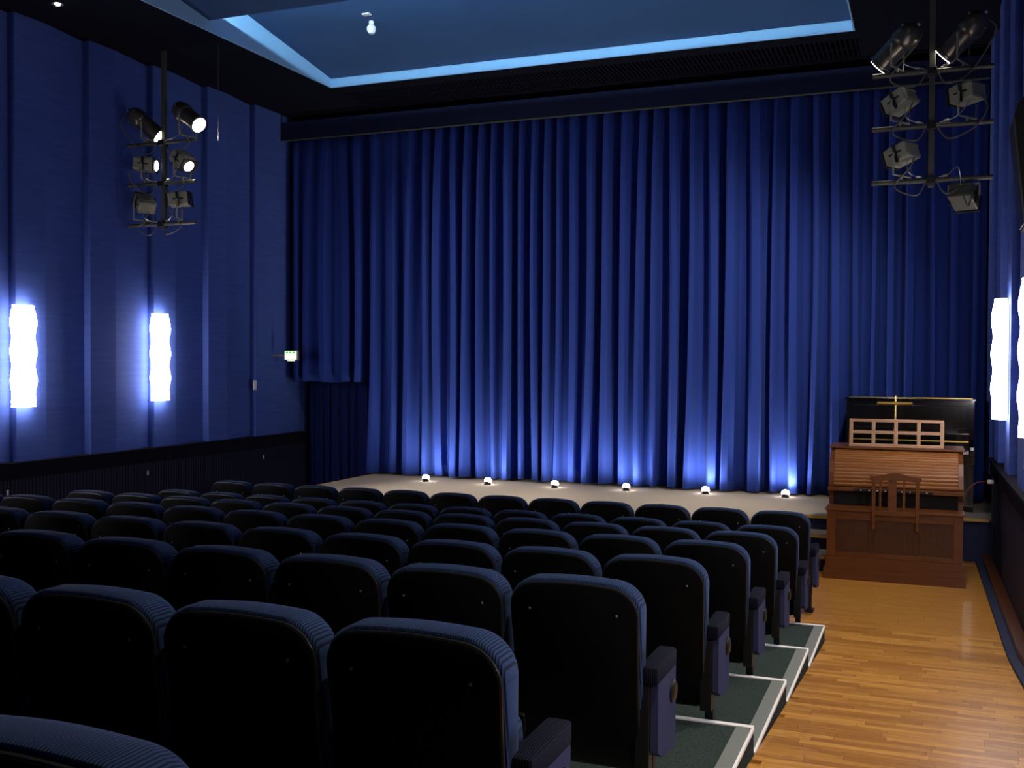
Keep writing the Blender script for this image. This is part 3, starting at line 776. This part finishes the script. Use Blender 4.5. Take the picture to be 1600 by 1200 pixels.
# ------------------------------------------------------------------ upright piano on the stage
PX0, PX1, PY0, PY1 = -0.90, 0.50, 13.02, 13.60
pn_ = root('upright_piano', (-0.2, 13.3, ZS), 'glossy black upright piano on the stage behind the organ', 'piano')
part('case', MB().box(PX0 + 0.02, PX1 - 0.02, PY0 + 0.04, PY1, ZS + 0.001, 1.745), M['piano'], pn_)
for a in (PX0, PX1 - 0.045):
    part('side_panel', MB().prism([(PY0 + 0.02, 1.746), (PY1, 1.746), (PY1, ZS + 0.001), (PY0 + 0.02, ZS + 0.001), (PY0 + 0.02, 1.0), (PY0 - 0.25, 1.04), (PY0 - 0.26, 1.20), (PY0 - 0.05, 1.24), (PY0 + 0.02, 1.30)], 'X', a, a + 0.045), M['piano'], pn_)
part('lid', MB().box(PX0 - 0.02, PX1 + 0.02, PY0 - 0.01, PY1 + 0.005, 1.747, 1.772, bev=0.006), M['piano'], pn_)
part('lid_highlight', MB().box(PX0 + 0.03, PX1 - 0.02, PY0 - 0.012, PY0 + 0.02, 1.7725, 1.779), M['brass'], pn_)  # brass strip paints the gold highlight along the lit lid edge
for a, b in ((PX0 + 0.08, -0.24), (-0.20, PX1 - 0.08)):
    part('upper_panel', MB().box(a, b, PY0 + 0.026, PY0 + 0.039, 1.42, 1.69, bev=0.004), M['piano'], pn_)
part('fallboard', MB().box(PX0 + 0.046, PX1 - 0.046, PY0 - 0.03, PY0 + 0.02, 1.18, 1.365, bev=0.006), M['piano'], pn_)
part('fallboard_lit_edge', MB().box(PX0 + 0.06, PX1 - 0.35, PY0 - 0.036, PY0 + 0.018, 1.3655, 1.377), M['white'], pn_)  # pale strip paints the lit top edge of the fallboard
part('gold_strip', MB().box(PX0 + 0.05, PX1 - 0.06, PY0 - 0.040, PY0 - 0.031, 1.272, 1.287), M['brass'], pn_)  # gold strip across the fallboard front
part('key_bed', MB().box(PX0 + 0.046, PX1 - 0.046, PY0 - 0.24, PY0 + 0.03, 1.05, 1.15), M['piano'], pn_)
kb = MB(); nk = 52; kw = (PX1 - PX0 - 0.12) / nk
for i in range(nk): kb.box(PX0 + 0.06 + i * kw, PX0 + 0.06 + (i + 0.94) * kw, PY0 - 0.23, PY0 - 0.032, 1.151, 1.17)
part('white_keys', kb, M['keys'], pn_)

# ------------------------------------------------------------------ small fittings
es = root('exit_sign', (-8.98, 13.42, 2.18), 'small glowing green and white exit sign by the left end of the curtain', 'sign')
part('box', MB().box(-9.098, -8.855, 13.40, 13.44, 2.188, 2.338, bev=0.005), M['steel'], es)
part('wall_arm', MB().box(-9.36, -9.10, 13.41, 13.43, 2.25, 2.28), M['steel'], es)
fc = part('face', MB().box(-9.090, -8.885, 13.394, 13.40, 2.198, 2.330), M['exit_face'], es)
for k in range(3):
    x = -9.070 + k * 0.062
    part('pictogram', MB().box(x, x + 0.040, 13.391, 13.394, 2.292, 2.322), M['exit_green'], fc)
part('lower_lens', MB().box(-9.04, -8.93, 13.395, 13.43, 2.176, 2.189), M['exit_face'], es)
sw = root('wall_switch', (-9.325, 12.97, 1.80), 'small pale double wall switch on the left wall near the stage', 'switch')
part('plate', MB().box(-9.333, -9.318, 12.93, 13.00, 1.745, 1.89, bev=0.003), M['white'], sw)
for z in (1.765, 1.83): part('rocker', MB().box(-9.318, -9.312, 12.945, 12.985, z, z + 0.045, bev=0.002), M['white'], sw)
for i, (y, lb) in enumerate(((13.14, 'tiny pale tag on the dark left dado nearest the stage'), (10.63, 'tiny pale tag on the dark left dado below the middle sconce'), (8.44, 'tiny pale tag on the dark left dado at the picture edge'))):
    tag(solo('wall_tag', MB().box(XL + 0.031, XL + 0.045, y - 0.012, y + 0.012, 0.70, 0.76, bev=0.003), M['white'], (XL + 0.03, y, 0.7)), lb, 'tag', 'dado tags')
# detector on the sloping ceiling panel
dY = 11.2; dZ = 6.113 + PS * (12.57 - dY)
de = root('smoke_detector', (-6.35, dY, dZ - 0.12), 'white round smoke detector hanging from the sloping blue ceiling', 'detector')
part('stalk', MB().lathe([(0.03, -0.05), (0.03, 0.005)], 14, Matrix.Translation((-6.35, dY, dZ))), M['white'], de, True)
part('head', MB().lathe([(0.012, -0.15), (0.035, -0.145), (0.055, -0.11), (0.055, -0.075), (0.04, -0.05), (0.03, -0.045)], 18, Matrix.Translation((-6.35, dY, dZ))), M['white'], de, True)
cz = 6.113 + PS * (12.57 - 11.02)
tag(solo('ceiling_tag', MB().box(-6.36, -6.26, 10.98, 11.05, cz - 0.012, cz + 0.004, bev=0.002), M['white'], (-6.31, 11.02, cz)), 'small pale plate on the ceiling beside the smoke detector', 'plate')

spk = root('wall_speaker', (XR, 6.95, 3.1), 'black wall speaker cut by the right picture edge', 'speaker')
pr = [(0.455, 3.62), (0.470, 3.69), (0.505, 3.735), (0.555, 3.75), (0.640, 3.74), (0.640, 3.0), (0.555, 2.97), (0.520, 2.99)]
part('cabinet', MB().prism(pr, 'Y', 6.72, 7.10), M['black'], spk)
part('grille', MB().prism([(0.444, 3.61), (0.454, 3.618), (0.519, 3.0), (0.509, 2.995)], 'Y', 6.74, 7.08), M['blackm'], spk)
part('wall_bracket', MB().box(0.61, XR + 0.105, 6.86, 6.95, 3.25, 3.55), M['blackm'], spk)

pl = root('power_lead', (0.5, 11.9, 0.72), 'dark red power lead plugged into the wall beside the organ', 'cable')
part('lead', cable([(0.375, 11.75, 0.78), (0.40, 11.80, 0.86), (0.48, 11.85, 0.93), (0.585, 11.9, 0.95)], 0.008), M['red'], pl, True)
part('plug', MB().box(0.59, 0.655, 11.88, 11.92, 0.925, 0.965, bev=0.006), M['white'], pl)

# ------------------------------------------------------------------ the right wall splays outwards by about one degree
RW = Matrix.Translation((XR, YC, 0)) @ Matrix.Rotation(math.atan(0.0147), 4, 'Z') @ Matrix.Translation((-XR, -YC, 0))
for o in RIGHT:
    bpy.context.view_layer.update()
    o.matrix_world = RW @ o.matrix_world
